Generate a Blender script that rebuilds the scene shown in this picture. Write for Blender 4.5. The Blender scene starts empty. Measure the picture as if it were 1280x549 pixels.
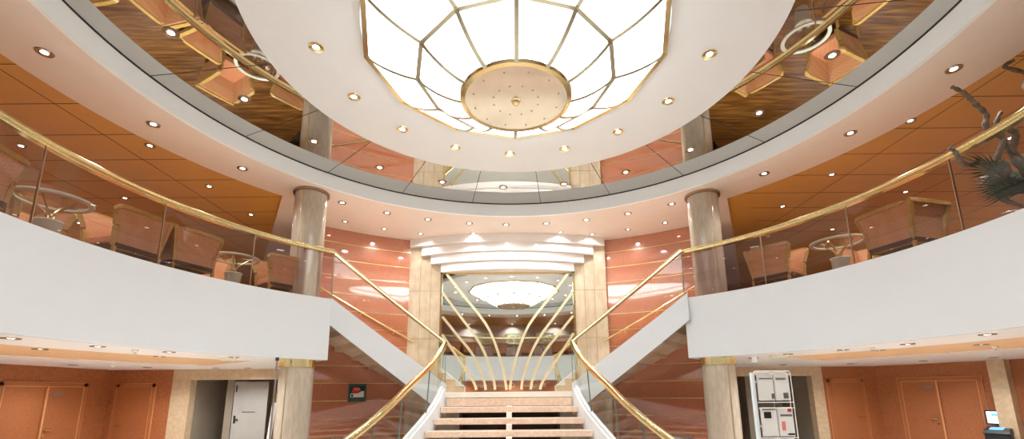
import bpy, math, random
from mathutils import Vector, Matrix

random.seed(7)
sc = bpy.context.scene
col = sc.collection
EYE = 1.9                      # eye height; every height h below is measured from the eye, so world z = h + EYE
FLOOR = -EYE
DECK = 2.05                    # upper deck floor
CX, CY = 0.078, 5.709          # centre of the round atrium
SX = -0.09                     # centre line of the stairs
PI = math.pi

# ------------------------------------------------------------------ camera
F_PX, PITCH, YC, ROLL = 571.6, 0.19922, 376.2, -0.008
cd = bpy.data.cameras.new('camera')
cam = bpy.data.objects.new('camera', cd)
col.objects.link(cam)
cd.sensor_width = 36.0
cd.lens = 36.0 * F_PX / 1280
cd.shift_y = (YC - 274.5) / 1280
cd.clip_start = 0.05
fwd = Vector((0, math.cos(PITCH), math.sin(PITCH)))
rt = Vector((1, 0, 0))
up = rt.cross(fwd)
c_, s_ = math.cos(ROLL), math.sin(ROLL)
rt2 = c_ * rt + s_ * up
up2 = -s_ * rt + c_ * up
m = Matrix((rt2, up2, -fwd)).transposed().to_4x4()
m.translation = Vector((0, 0, EYE))
cam.matrix_world = m
sc.camera = cam

# ------------------------------------------------------------------ world, exposure
w = bpy.data.worlds.new('world')
sc.world = w
w.use_nodes = True
w.node_tree.nodes['Background'].inputs[0].default_value = (1.0, 0.98, 0.95, 1)
w.node_tree.nodes['Background'].inputs[1].default_value = 0.3
sc.view_settings.view_transform = 'Standard'
sc.view_settings.look = 'None'
sc.view_settings.gamma = 1
sc.view_settings.use_curve_mapping = False
sc.view_settings.exposure = 0.15
sc.cycles.max_bounces = 12
sc.cycles.diffuse_bounces = 6
sc.cycles.glossy_bounces = 6
sc.cycles.transmission_bounces = 8
sc.cycles.transparent_max_bounces = 24
sc.cycles.use_denoising = True
sc.cycles.sample_clamp_indirect = 6
DOME_L = 5.2                   # radiance of the lit dome glass
SPOT_W = 120.0                  # one recessed downlight
BULB = 14.0

# ------------------------------------------------------------------ materials
def newmat(name):
    mt = bpy.data.materials.new(name)
    mt.use_nodes = True
    return mt, mt.node_tree, mt.node_tree.nodes['Principled BSDF']

def flat(name, c, rough=0.5, metal=0.0, spec=0.5, coat=0.0, vary=0.04, scale=3.0, bump=0.0, emit=None):
    mt, nt, b = newmat(name)
    N = nt.nodes
    tc = N.new('ShaderNodeTexCoord')
    no = N.new('ShaderNodeTexNoise')
    no.inputs['Scale'].default_value = scale
    no.inputs['Detail'].default_value = 4
    nt.links.new(tc.outputs['Object'], no.inputs['Vector'])
    rp = N.new('ShaderNodeValToRGB')
    rp.color_ramp.elements[0].position = .3
    rp.color_ramp.elements[1].position = .7
    rp.color_ramp.elements[0].color = (*[max(0, x * (1 - vary)) for x in c], 1)
    rp.color_ramp.elements[1].color = (*[min(1, x * (1 + vary)) for x in c], 1)
    nt.links.new(no.outputs['Fac'], rp.inputs['Fac'])
    nt.links.new(rp.outputs['Color'], b.inputs['Base Color'])
    b.inputs['Roughness'].default_value = rough
    b.inputs['Metallic'].default_value = metal
    b.inputs['Specular IOR Level'].default_value = spec
    b.inputs['Coat Weight'].default_value = coat
    b.inputs['Coat Roughness'].default_value = 0.03
    if bump:
        bp = N.new('ShaderNodeBump')
        bp.inputs['Strength'].default_value = bump
        bp.inputs['Distance'].default_value = .01
        nt.links.new(no.outputs['Fac'], bp.inputs['Height'])
        nt.links.new(bp.outputs['Normal'], b.inputs['Normal'])
    return mt

def emis(name, c, k, sample=False):
    mt, nt, b = newmat(name)
    b.inputs['Base Color'].default_value = (*c, 1)
    b.inputs['Emission Color'].default_value = (*c, 1)
    b.inputs['Emission Strength'].default_value = k
    if not sample:
        mt.cycles.emission_sampling = 'NONE'
    return mt

def speckle(name, c0, c1, c2, scale=60, rough=.25, coat=0.0, cior=1.85, stretch=(1, 1, 1), big=1.5, bigamt=.35, spec=.5):
    """stone: fine grain of c0..c1 with soft clouds of c2"""
    mt, nt, b = newmat(name)
    N, L = nt.nodes, nt.links
    tc = N.new('ShaderNodeTexCoord')
    mp = N.new('ShaderNodeMapping')
    mp.inputs['Scale'].default_value = stretch
    L.new(tc.outputs['Object'], mp.inputs['Vector'])
    n1 = N.new('ShaderNodeTexNoise'); n1.inputs['Scale'].default_value = scale; n1.inputs['Detail'].default_value = 6
    n2 = N.new('ShaderNodeTexNoise'); n2.inputs['Scale'].default_value = big; n2.inputs['Detail'].default_value = 5
    L.new(mp.outputs['Vector'], n1.inputs['Vector']); L.new(mp.outputs['Vector'], n2.inputs['Vector'])
    r1 = N.new('ShaderNodeValToRGB')
    r1.color_ramp.elements[0].position = .38; r1.color_ramp.elements[1].position = .62
    r1.color_ramp.elements[0].color = (*c0, 1); r1.color_ramp.elements[1].color = (*c1, 1)
    L.new(n1.outputs['Fac'], r1.inputs['Fac'])
    r2 = N.new('ShaderNodeValToRGB')
    r2.color_ramp.elements[0].position = .4; r2.color_ramp.elements[1].position = .65
    r2.color_ramp.elements[0].color = (0, 0, 0, 1); r2.color_ramp.elements[1].color = (bigamt, bigamt, bigamt, 1)
    L.new(n2.outputs['Fac'], r2.inputs['Fac'])
    mx = N.new('ShaderNodeMixRGB')
    L.new(r2.outputs['Color'], mx.inputs['Fac'])
    L.new(r1.outputs['Color'], mx.inputs['Color1'])
    mx.inputs['Color2'].default_value = (*c2, 1)
    L.new(mx.outputs['Color'], b.inputs['Base Color'])
    b.inputs['Roughness'].default_value = rough
    b.inputs['Coat Weight'].default_value = coat
    b.inputs['Coat Roughness'].default_value = .035
    b.inputs['Coat IOR'].default_value = cior
    b.inputs['Specular IOR Level'].default_value = spec
    return mt

def wood_floor(name):
    mt, nt, b = newmat(name)
    N, L = nt.nodes, nt.links
    tc = N.new('ShaderNodeTexCoord')
    mp = N.new('ShaderNodeMapping'); mp.inputs['Scale'].default_value = (.7, 8, 1)
    L.new(tc.outputs['Object'], mp.inputs['Vector'])
    n1 = N.new('ShaderNodeTexNoise'); n1.inputs['Scale'].default_value = 1.6; n1.inputs['Detail'].default_value = 8
    n1.inputs['Distortion'].default_value = .7
    L.new(mp.outputs['Vector'], n1.inputs['Vector'])
    r = N.new('ShaderNodeValToRGB')
    e = r.color_ramp.elements
    e[0].position = .30; e[0].color = (.07, .024, .006, 1)
    e[1].position = .68; e[1].color = (.34, .155, .030, 1)
    x = e.new(.5); x.color = (.18, .072, .014, 1)
    L.new(n1.outputs['Fac'], r.inputs['Fac'])
    L.new(r.outputs['Color'], b.inputs['Base Color'])
    b.inputs['Roughness'].default_value = .35
    return mt

def diamond(name, c0, c1, scale=28):
    """quilted upholstery: diagonal lattice"""
    mt, nt, b = newmat(name)
    N, L = nt.nodes, nt.links
    tc = N.new('ShaderNodeTexCoord')
    mp = N.new('ShaderNodeMapping'); mp.inputs['Rotation'].default_value = (PI / 4, PI / 4, PI / 4)
    L.new(tc.outputs['Object'], mp.inputs['Vector'])
    ck = N.new('ShaderNodeTexChecker'); ck.inputs['Scale'].default_value = scale
    ck.inputs['Color1'].default_value = (*c0, 1); ck.inputs['Color2'].default_value = (*c1, 1)
    L.new(mp.outputs['Vector'], ck.inputs['Vector'])
    L.new(ck.outputs['Color'], b.inputs['Base Color'])
    b.inputs['Roughness'].default_value = .75
    return mt

def mirror(name, c):
    mt, nt, b = newmat(name)
    b.inputs['Base Color'].default_value = (*c, 1)
    b.inputs['Metallic'].default_value = 1
    b.inputs['Roughness'].default_value = 0.0
    return mt

def thin_glass(name, tint, refl=1.0):
    """flat pane: tinted see-through plus Fresnel reflection"""
    mt = bpy.data.materials.new(name); mt.use_nodes = True
    nt = mt.node_tree; N, L = nt.nodes, nt.links
    for n in list(N): N.remove(n)
    out = N.new('ShaderNodeOutputMaterial')
    tr = N.new('ShaderNodeBsdfTransparent'); tr.inputs[0].default_value = (*tint, 1)
    gl = N.new('ShaderNodeBsdfGlossy'); gl.inputs['Roughness'].default_value = 0.0
    gl.inputs['Color'].default_value = (refl, refl, refl, 1)
    fr = N.new('ShaderNodeFresnel'); fr.inputs['IOR'].default_value = 1.5
    mx = N.new('ShaderNodeMixShader')
    ge = N.new('ShaderNodeNewGeometry'); iv = N.new('ShaderNodeMath'); iv.operation = 'SUBTRACT'; iv.inputs[0].default_value = 1
    mu = N.new('ShaderNodeMath'); mu.operation = 'MULTIPLY'      # reflection happens once, on the outer face of the pane
    L.new(ge.outputs['Backfacing'], iv.inputs[1]); L.new(iv.outputs[0], mu.inputs[0]); L.new(fr.outputs[0], mu.inputs[1])
    L.new(mu.outputs[0], mx.inputs[0]); L.new(tr.outputs[0], mx.inputs[1]); L.new(gl.outputs[0], mx.inputs[2])
    L.new(mx.outputs[0], out.inputs['Surface'])
    return mt

def newsprint(name, c=(.78, .76, .7)):
    mt, nt, b = newmat(name)
    N, L = nt.nodes, nt.links
    tc = N.new('ShaderNodeTexCoord')
    mp = N.new('ShaderNodeMapping'); mp.inputs['Scale'].default_value = (40, 1, 150)
    L.new(tc.outputs['Object'], mp.inputs['Vector'])
    n = N.new('ShaderNodeTexNoise'); n.inputs['Scale'].default_value = 1.5
    L.new(mp.outputs['Vector'], n.inputs['Vector'])
    r = N.new('ShaderNodeValToRGB')
    r.color_ramp.elements[0].position = .36; r.color_ramp.elements[1].position = .5
    r.color_ramp.elements[0].color = (.60, .59, .56, 1); r.color_ramp.elements[1].color = (*c, 1)
    L.new(n.outputs['Fac'], r.inputs['Fac'])
    L.new(r.outputs['Color'], b.inputs['Base Color'])
    b.inputs['Roughness'].default_value = .8
    return mt

M = {}
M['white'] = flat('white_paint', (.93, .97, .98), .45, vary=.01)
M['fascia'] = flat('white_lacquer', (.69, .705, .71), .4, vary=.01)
M['disc'] = flat('ceiling_plaster', (.79, .79, .78), .6, vary=.01)
M['soffit'] = flat('peach_plaster', (.84, .73, .66), .5, vary=.015)
M['lobbyceil'] = flat('lobby_ceiling_plaster', (.94, .89, .84), .4, vary=.01)
M['gloss_white'] = flat('glossy_white', (.86, .83, .80), .15, vary=.01)
M['orange'] = flat('copper_panel', (.70, .36, .08), .4, vary=.03)
M['peachlit'] = flat('peach_recess', (.82, .50, .25), .5, vary=.02)
M['red'] = speckle('red_granite', (.38, .10, .036), (.62, .19, .078), (.48, .15, .062), 55, .3, coat=1.0, cior=2.1, bigamt=.4, spec=.8)
M['redlow'] = speckle('red_leather_wall', (.27, .08, .026), (.46, .155, .052), (.40, .135, .045), 45, .5, bigamt=.5)
M['mauve'] = speckle('mauve_wall', (.34, .20, .16), (.42, .26, .20), (.38, .22, .18), 10, .3)
M['lounge'] = flat('lounge_plaster', (.62, .50, .44), .6)
M['marble'] = speckle('cream_marble', (.56, .44, .30), (.66, .54, .39), (.48, .36, .24), 6, .15, coat=1.0, big=1.2, bigamt=.5, stretch=(1, 1, .5), spec=.6)
M['marbleseam'] = flat('marble_seam', (.35, .24, .14), .5)
M['column'] = speckle('travertine', (.46, .38, .29), (.54, .45, .35), (.42, .34, .25), 9, .16, big=2.5, bigamt=.5, stretch=(2.5, 2.5, .5), spec=.6)
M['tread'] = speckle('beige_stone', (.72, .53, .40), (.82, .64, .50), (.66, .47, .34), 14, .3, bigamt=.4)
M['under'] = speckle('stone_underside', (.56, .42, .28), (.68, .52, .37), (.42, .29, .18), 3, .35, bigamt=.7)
M['brass'] = flat('polished_brass', (.84, .69, .36), .16, 1.0, vary=.03, scale=3)
M['palebrass'] = flat('pale_brass', (.92, .82, .52), .38, 1.0, vary=.03)
M['ribmetal'] = flat('grey_brass', (.50, .46, .33), .3, 1.0)
M['brass_dull'] = flat('satin_brass', (.74, .62, .36), .28, 1.0, vary=.08, scale=5)
M['brassline'] = flat('brass_inlay', (.80, .58, .26), .3, 1.0, vary=.3, scale=2.5)
M['steel'] = flat('steel', (.5, .5, .48), .3, 1.0)
M['bronze'] = flat('bronze_trim', (.42, .30, .2), .3, 1.0)
M['mirror'] = mirror('ceiling_mirror_glass', (.60, .585, .55))
M['wallmirror'] = mirror('wall_mirror_glass', (.84, .87, .83))
M['joint'] = flat('dark_joint', (.03, .025, .02), .6)
M['tint'] = thin_glass('smoked_glass', (.86, .80, .79))
M['clear'] = thin_glass('clear_glass', (.95, .965, .955))
M['glassedge'] = flat('glass_edge', (.10, .17, .14), .1, vary=.1)
M['frost'] = flat('frosted_rim', (.62, .66, .54), .3)
M['deckfloor'] = wood_floor('plank_carpet')
M['floor'] = speckle('lobby_stone', (.66, .60, .54), (.74, .68, .62), (.58, .52, .46), 10, .3)
M['bouncecarpet'] = flat('rose_bounce_carpet', (.52, .38, .32), .9, vary=.1, scale=8)  # pale outer floor, added to bounce light onto the lounge ceiling
M['wood'] = flat('honey_wood', (.50, .31, .09), .3, vary=.15, scale=9)
M['uph'] = diamond('quilted_fabric', (.62, .33, .155), (.53, .27, .12))
M['seat'] = diamond('seat_fabric', (.66, .29, .14), (.56, .23, .10))
M['darkwood'] = flat('dark_walnut', (.07, .03, .018), .35, vary=.2)
M['black'] = flat('black_plastic', (.02, .02, .022), .3)
M['doorred'] = speckle('door_veneer', (.29, .085, .026), (.47, .16, .052), (.40, .135, .045), 45, .5, bigamt=.5)
M['beading'] = flat('door_bead_wood', (.66, .30, .12), .35)
M['doorframe'] = flat('door_frame_wood', (.42, .145, .05), .35, vary=.06)
M['greydoor'] = flat('grey_steel_door', (.40, .38, .34), .35)
M['greywall'] = flat('grey_beige_wall', (.30, .25, .19), .5)
M['beigeframe'] = speckle('beige_portal', (.56, .41, .25), (.66, .49, .32), (.5, .36, .22), 8, .4, bigamt=.3)
M['dome'] = emis('dome_glass', (.82, .93, 1.0), DOME_L, True)
M['bulb'] = emis('bulb', (1.0, .93, .82), BULB)
M['paper'] = newsprint('newsprint')
M['wire'] = flat('white_wire', (.78, .76, .72), .35)
M['leaf'] = flat('palm_leaf', (.03, .085, .05), .5, vary=.4, scale=12)
M['bark'] = flat('dry_branch', (.16, .115, .075), .8, vary=.4, scale=20, bump=.5)
M['pot'] = flat('planter_wood', (.62, .38, .2), .35, vary=.1)
M['soil'] = flat('soil', (.05, .03, .02), .9)
M['screenblue'] = emis('blue_screen', (.12, .35, .8), 1.2)
M['screenwhite'] = emis('pale_screen', (.72, .78, .82), .9)
M['signgreen'] = flat('green_frame', (.03, .10, .07), .3)
M['signred'] = flat('red_print', (.55, .04, .06), .4)
M['signpink'] = flat('pale_red_print', (.75, .2, .18), .4)
M['signwhite'] = flat('white_print', (.75, .73, .68), .4)
M['plate'] = flat('grey_plate', (.30, .28, .27), .3, .6)
M['gold_letters'] = flat('gold_letters', (.85, .68, .38), .3, .3)
M['cream'] = flat('cream_paint', (.85, .78, .66), .5)
M['exit'] = flat('pale_green_plastic', (.55, .75, .5), .3)

# ------------------------------------------------------------------ mesh helpers (heights are eye-relative)
class MB:
    def __init__(self, *mats):
        self.v, self.f, self.mi, self.mats, self.cur, self.sm = [], [], [], list(mats), 0, []
        self.smooth = False
    def mat(self, i): self.cur = i; return self
    def add(self, vs, fs, smooth=None):
        b = len(self.v); self.v += [tuple(p) for p in vs]
        for f in fs:
            self.f.append([b + i for i in f]); self.mi.append(self.cur); self.sm.append(self.smooth if smooth is None else smooth)
        return self
    def box(self, x0, x1, y0, y1, z0, z1):
        return self.add([(x, y, z) for z in (z0, z1) for y in (y0, y1) for x in (x0, x1)],
                        [(0, 2, 3, 1), (4, 5, 7, 6), (0, 1, 5, 4), (2, 6, 7, 3), (0, 4, 6, 2), (1, 3, 7, 5)])
    def slab(self, a, b, t, z0, z1):
        """upright slab from plan point a to b, thickness t to the left of a->b"""
        a, b = Vector(a), Vector(b); d = (b - a).normalized(); n = Vector((-d.y, d.x)) * t
        return self.prism([a, b, b + n, a + n], z0, z1)
    def prism(self, poly, z0, z1):
        n = len(poly)
        ar = sum(poly[i][0] * poly[(i + 1) % n][1] - poly[(i + 1) % n][0] * poly[i][1] for i in range(n))
        if ar < 0: poly = poly[::-1]
        vs = [(p[0], p[1], z0) for p in poly] + [(p[0], p[1], z1) for p in poly]
        fs = [tuple(range(n))[::-1], tuple(range(n, 2 * n))] + [(i, (i + 1) % n, n + (i + 1) % n, n + i) for i in range(n)]
        return self.add(vs, fs)
    def loft(self, rings, closed=False, cap=True, smooth=True):
        """skin equal-length rings (each ring a closed loop)"""
        k = len(rings[0]); vs = [p for r in rings for p in r]; fs = []
        R = len(rings)
        for i in range(R if closed else R - 1):
            a, b = i * k, ((i + 1) % R) * k
            for j in range(k):
                fs.append((a + j, a + (j + 1) % k, b + (j + 1) % k, b + j))
        self.add(vs, fs, smooth)
        if cap and not closed:
            self.add(rings[0], [tuple(range(k))[::-1]], False); self.add(rings[-1], [tuple(range(k))], False)
        return self
    def lathe(self, prof, n=32, c=(0, 0), smooth=True):
        if prof[0][0] > .002 and prof[-1][0] > .002 and not (len(prof) == 2):     # hollow: close the section on itself
            rings = [[(c[0] + r * math.cos(2 * PI * j / n), c[1] + r * math.sin(2 * PI * j / n), z) for r, z in prof] for j in range(n)]
            return self.loft(rings, True, False, smooth)
        rings = [[(c[0] + r * math.cos(2 * PI * j / n), c[1] + r * math.sin(2 * PI * j / n), z) for j in range(n)] for r, z in prof]
        return self.loft(rings, cap=True, smooth=smooth)
    def tube(self, pts, sec, closed=False, smooth=True, cap=True):
        """sweep section sec [(side, up)] along pts keeping up vertical-ish"""
        pts = [Vector(p) for p in pts]; n = len(pts); rings = []
        for i, p in enumerate(pts):
            if closed: t = pts[(i + 1) % n] - pts[i - 1]
            else: t = pts[min(i + 1, n - 1)] - pts[max(i - 1, 0)]
            t.normalize()
            u = Vector((0, 0, 1))
            if abs(t.z) > .97: u = Vector((0, 1, 0))
            s = t.cross(u).normalized(); u2 = s.cross(t)
            rings.append([tuple(p + s * a + u2 * b) for a, b in sec])
        return self.loft(rings, closed, cap, smooth)
    def build(self, name, mat=None, parent=None, loc=None, bevel=0):
        me = bpy.data.meshes.new(name); me.from_pydata(self.v, [], self.f); me.update()
        for mt in ([mat] if mat else self.mats): me.materials.append(mt)
        for p, i, s in zip(me.polygons, self.mi, self.sm):
            p.material_index = i if not mat else 0; p.use_smooth = s
        o = bpy.data.objects.new(name, me); col.objects.link(o)
        if any(self.sm): me.set_sharp_from_angle(angle=math.radians(35))
        if parent: o.parent = parent
        elif loc is None: o.location.z = EYE
        if loc is not None: o.location = loc
        if bevel:
            md = o.modifiers.new('bevel', 'BEVEL'); md.width = bevel; md.segments = 2; md.limit_method = 'ANGLE'
        return o

def circ(r, n=10): return [(r * math.cos(2 * PI * i / n), r * math.sin(2 * PI * i / n)) for i in range(n)]
def rect(a, b): return [(-a, -b), (a, -b), (a, b), (-a, b)]
def pol(r, deg, cx=CX, cy=CY):
    a = math.radians(deg); return (cx + r * math.sin(a), cy + r * math.cos(a))

BX0, BX1, BY0, BY1 = -22.0, 22.0, -12.0, 20.0
def to_box(deg):
    a = math.radians(deg); dx, dy = math.sin(a), math.cos(a); t = 1e9
    if dx > 1e-9: t = min(t, (BX1 - CX) / dx)
    if dx < -1e-9: t = min(t, (BX0 - CX) / dx)
    if dy > 1e-9: t = min(t, (BY1 - CY) / dy)
    if dy < -1e-9: t = min(t, (BY0 - CY) / dy)
    return (CX + dx * t, CY + dy * t)

def sector(mb, r0, r1, a0, a1, z0, z1, step=3.0, smooth=False):
    """annular sector solid; r1=None reaches the outer box; a1-a0=360 closes it. r may be a function of the angle"""
    full = abs(a1 - a0 - 360) < 1e-6
    n = max(1, int(math.ceil((a1 - a0) / step)))
    f0 = r0 if callable(r0) else (lambda a: r0)
    f1 = r1 if callable(r1) else (lambda a: r1)
    z0f = z0 if callable(z0) else (lambda a: z0)
    z1f = z1 if callable(z1) else (lambda a: z1)
    rings = []
    for i in range(n if full else n + 1):
        a = a0 + (a1 - a0) * i / n
        p = pol(f0(a), a); q = to_box(a) if r1 is None else pol(f1(a), a)
        rings.append([(*p, z0f(a)), (*q, z0f(a)), (*q, z1f(a)), (*p, z1f(a))])
    return mb.loft(rings, full, True, smooth)

def tag(o, label=None, cat=None, group=None, kind=None):
    if label: o['label'] = label
    if cat: o['category'] = cat
    if group: o['group'] = group
    if kind: o['kind'] = kind
    return o
def empty(name, loc=(0, 0, 0), rz=0, world=True):
    o = bpy.data.objects.new(name, None); col.objects.link(o)
    o.location = (loc[0], loc[1], loc[2] + (EYE if world else 0)); o.rotation_euler = (0, 0, rz); o.empty_display_size = .1
    return o
def struct(o): o['kind'] = 'structure'; return o
KIDS = {}
def copy_tree(o, parent=None):
    c = o.copy(); col.objects.link(c)
    if parent: c.parent = parent
    for ch in [x for x in list(bpy.data.objects) if x.parent == o]: copy_tree(ch, c)
    return c

# ================================================================== STRUCTURE
struct(MB().box(BX0, BX1, BY0, BY1, FLOOR - .1, FLOOR).build('floor', M['floor']))
# ship's outer walls
struct(MB().box(BX0 - .1, BX0, BY0, BY1, FLOOR, 5.2).build('wall_port', M['mauve']))
struct(MB().box(BX1, BX1 + .1, BY0, BY1, FLOOR, 5.2).build('wall_starboard', M['mauve']))
struct(MB().box(BX0, BX1, BY0 - .1, BY0, FLOOR, 5.2).build('wall_aft', M['mauve']))
struct(MB().box(BX0, BX1, BY1, BY1 + .1, FLOOR, 5.2).build('wall_forward', M['mauve']))

# ---- lobby ceiling (underside of the upper deck)
AL, AR = -43.1, 39.8           # deck ends at the stair well
mb = MB(M['lobbyceil'], M['peachlit'])
sector(mb, 6.13, 7.5, AR, 360 + AL, .75, .80)
mb.mat(0); sector(mb, 7.5, 10.0, AR, 52, .75, .80); sector(mb, 7.5, 10.0, 308, 360 + AL, .75, .80)
sector(mb, 10.0, None, AR - 2, 360 + AL + 2, .75, .80)
mb.mat(1); sector(mb, 7.5, 10.0, 52, 308, .772, .80)
struct(mb.build('ceiling'))
# ---- balcony fascia: the white drum face
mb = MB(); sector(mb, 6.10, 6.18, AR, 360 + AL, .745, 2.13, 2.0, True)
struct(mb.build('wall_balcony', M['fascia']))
# ends of the deck at the stair well
mb = MB()
for a, s in ((AL, -1), (AR, 1)):
    p, q = pol(6.10, a), pol(8.5, a); d = Vector((q[0] - p[0], q[1] - p[1])).normalized(); n = Vector((d.y, -d.x)) * .05 * s
    mb.prism([p, q, (q[0] + n.x, q[1] + n.y), (p[0] + n.x, p[1] + n.y)], .745, 2.049)
struct(mb.build('wall_deck_end', M['fascia']))
# ---- upper deck floor
mb = MB(M['deckfloor'], M['bouncecarpet']); sector(mb, 6.18, 12.0, AR, 360 + AL, DECK - .06, DECK)
mb.mat(1); sector(mb, 12.0, None, AR, 360 + AL, DECK - .06, DECK)
struct(mb.build('floor_upper'))
# ---- upper ceiling: white drum band, peach soffit, copper panels, mirror ring, white disc
mb = MB(); sector(mb, 5.87, 5.95, -180, 180, 4.66, 5.06, 2.0, True)
struct(mb.build('wall_drum', M['white']))
mb = MB(); sector(mb, 5.95, 7.13, -180, 180, 4.66, 4.72, 2.5)
mb.prism([pol(7.12, a) for a in range(-51, 48, 3)] + [pol(7.12, 47.3), (6.95, 13.6), (10.27, BY1), (-11.5, BY1), (-6.95, 12.6)], 4.661, 4.719)
struct(mb.build('ceiling_soffit', M['soffit']))
mb = MB(M['orange'], M['joint'])
sector(mb, 7.12, None, 20, 340, 4.73, 4.79)
mb.mat(1)
for x in [v * 1.25 for v in range(-12, 13)]:
    e = math.sqrt(max(0, 7.15 ** 2 - (x - CX) ** 2))
    for y0, y1 in ((BY0, CY - e), (CY + e, 17)):
        if abs(x) > 1 and not (abs(x) < 8.9 and y0 > CY): mb.box(x - .006, x + .006, y0, y1, 4.727, 4.7305)
        elif 7.1 < abs(x) < 8.9 and y0 > CY: mb.box(x - .006, x + .006, y0, 12.5, 4.727, 4.7305)
for y in [v * .92 - 8 for v in range(24)]:
    e = math.sqrt(max(0, 7.15 ** 2 - (y - CY) ** 2))
    if y > 10: e = max(e, 5.45 + (y - 10.2) * .66)
    mb.box(BX0, CX - e, y - .006, y + .006, 4.727, 4.7305); mb.box(CX + e, BX1, y - .006, y + .006, 4.727, 4.7305)
struct(mb.build('ceiling_upper'))
mb = MB(M['mirror']); sector(mb, 2.3, 5.87, -180, 180, 5.0, 5.05, 2.0)
struct(mb.build('ceiling_mirror'))
mb = MB(M['joint'])
for k in range(20):
    a = -83.0 + 18 * k
    p, q = Vector(pol(2.4, a)), Vector(pol(5.87, a)); d = (q - p).normalized(); n = Vector((-d.y, d.x)) * .006
    mb.prism([p - n, q - n, q + n, p + n], 4.998, 5.001)
sector(mb, 5.862, 5.872, -180, 180, 4.985, 5.001, 3)
struct(mb.build('trim_1'))
mb = MB(); sector(mb, 2.12, 3.58, -180, 180, 4.76, 4.80, 2.0)
struct(mb.build('ceiling_disc', M['disc']))
mb = MB(); sector(mb, 2.12, 2.20, -180, 180, 4.79, 5.05, 5); sector(mb, 3.50, 3.58, -180, 180, 4.79, 4.90, 2)
struct(mb.build('trim_2', M['disc']))

# ---- curved red granite wall behind the stairs
RW = 8.42
mb = MB(); sector(mb, RW, RW + .1, -41.5, -22.0, FLOOR, 4.66, 1.5, True)
struct(mb.build('wall_granite_left', M['red']))
mb = MB(); sector(mb, RW, RW + .1, 19.2, 39.3, FLOOR, 4.66, 1.5, True)
struct(mb.build('wall_granite_right', M['red']))
mb = MB()
for h in (4.25, 3.77, 3.29, 2.80, 2.31, 1.83, 1.34, .77, .30, -.17, -.64, -1.11, -1.58):
    sector(mb, RW - .006, RW + .02, -41.5, -22.0, h - .009, h + .009, 1.5); sector(mb, RW - .006, RW + .02, 19.2, 39.3, h - .009, h + .009, 1.5)
struct(mb.build('trim_3', M['brassline']))
# ---- cream marble portal wall round the big mirror
PX = -0.13
mb = MB(M['marble'], M['marbleseam'])
mb.box(-3.12, PX - 2.0, 13.5, 13.62, FLOOR, 4.66); mb.box(PX + 2.0, 2.86, 13.5, 13.62, FLOOR, 4.66)
mb.box(PX - 2.0, PX + 2.0, 13.5, 13.62, 3.6, 4.66); mb.box(PX - 2.0, PX + 2.0, 13.5, 13.62, FLOOR, 0.0)
mb.mat(1)
for x in (-2.78, -2.46, 2.2, 2.5): mb.box(x - .008, x + .008, 13.496, 13.505, 0, 4.5)
for h in (3.05, 1.6): mb.box(-3.12, PX - 2.0, 13.496, 13.505, h - .006, h + .006); mb.box(PX + 2.0, 2.86, 13.496, 13.505, h - .006, h + .006)
struct(mb.build('wall_portal'))
# stepped white cornice above the mirror
for i, (w_, sg, z0, z1) in enumerate(((2.98, .50, 4.41, 4.66), (2.62, .46, 4.14, 4.41), (2.33, .40, 3.87, 4.14), (2.02, .34, 3.61, 3.87))):
    n = 24; arc = []
    for k in range(n + 1):
        x = -w_ + 2 * w_ * k / n; arc.append((PX + x, 13.5 - .10 - sg * (1 - (x / w_) ** 2)))
    o = MB().prism([(PX - w_, 13.5)] + arc + [(PX + w_, 13.5)], z0 + .001, z1 - .001).build('trim_%d' % (4 + i), M['gloss_white'])
    struct(o)

# ---- lobby walls, left: copper-red leather wall with doors, beige portal, service room
def wall_with_hole(mb, a, b, t, z0, z1, holes):
    """wall slab along plan a->b with holes [(s0, s1, top)] measured in metres along it"""
    a, b = Vector(a), Vector(b); L = (b - a).length; d = (b - a) / L
    s = 0
    for h0, h1, top in sorted(holes):
        if h0 > s: mb.slab(a + d * s, a + d * h0, t, z0, z1)
        mb.slab(a + d * h0, a + d * h1, t, top, z1); s = h1
    if s < L: mb.slab(a + d * s, b, t, z0, z1)
    return mb
LW0, LW1 = (-11.70, 13.5), (-11.70, 8.2)
struct(MB().slab((-11.7, 8.2), (-11.7, 13.5), .12, FLOOR, .75).build('wall_left', M['redlow']))
struct(MB().slab((-9.90, 13.5), (-11.82, 13.5), -.12, FLOOR, .75).build('wall_left_back', M['redlow']))
struct(wall_with_hole(MB(), (-9.90, 13.5), (-5.3, 13.5), .25, FLOOR, .75, [(.54, 3.45, .45)]).build('wall_left_portal', M['beigeframe']))
struct(MB().box(-9.4, -5.4, 15.3, 15.4, FLOOR, .75).box(-9.45, -9.35, 13.75, 15.3, FLOOR, .75).box(-8.72, -8.5, 14.2, 15.3, FLOOR, .75).build('wall_service_left', M['greywall']))
RA, RB = Vector((11.54, 14.75)), Vector((13.35, 10.6))
struct(MB().slab(RB, RA, -.12, FLOOR, .75).build('wall_right', M['redlow']))
struct(MB().slab((9.85, 14.75), (11.6, 14.75), .12, FLOOR, .75).build('wall_right_back', M['redlow']))
struct(wall_with_hole(MB(), (5.2, 14.75), (9.85, 14.75), .25, FLOOR, .75, [(1.75, 4.30, .47)]).build('wall_right_portal', M['beigeframe']))
struct(MB().box(5.6, 9.7, 16.6, 16.7, FLOOR, .75).box(9.55, 9.65, 15.0, 16.6, FLOOR, .75).box(7.75, 8.0, 15.5, 16.6, FLOOR, .75).build('wall_service_right', M['greywall']))
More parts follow.
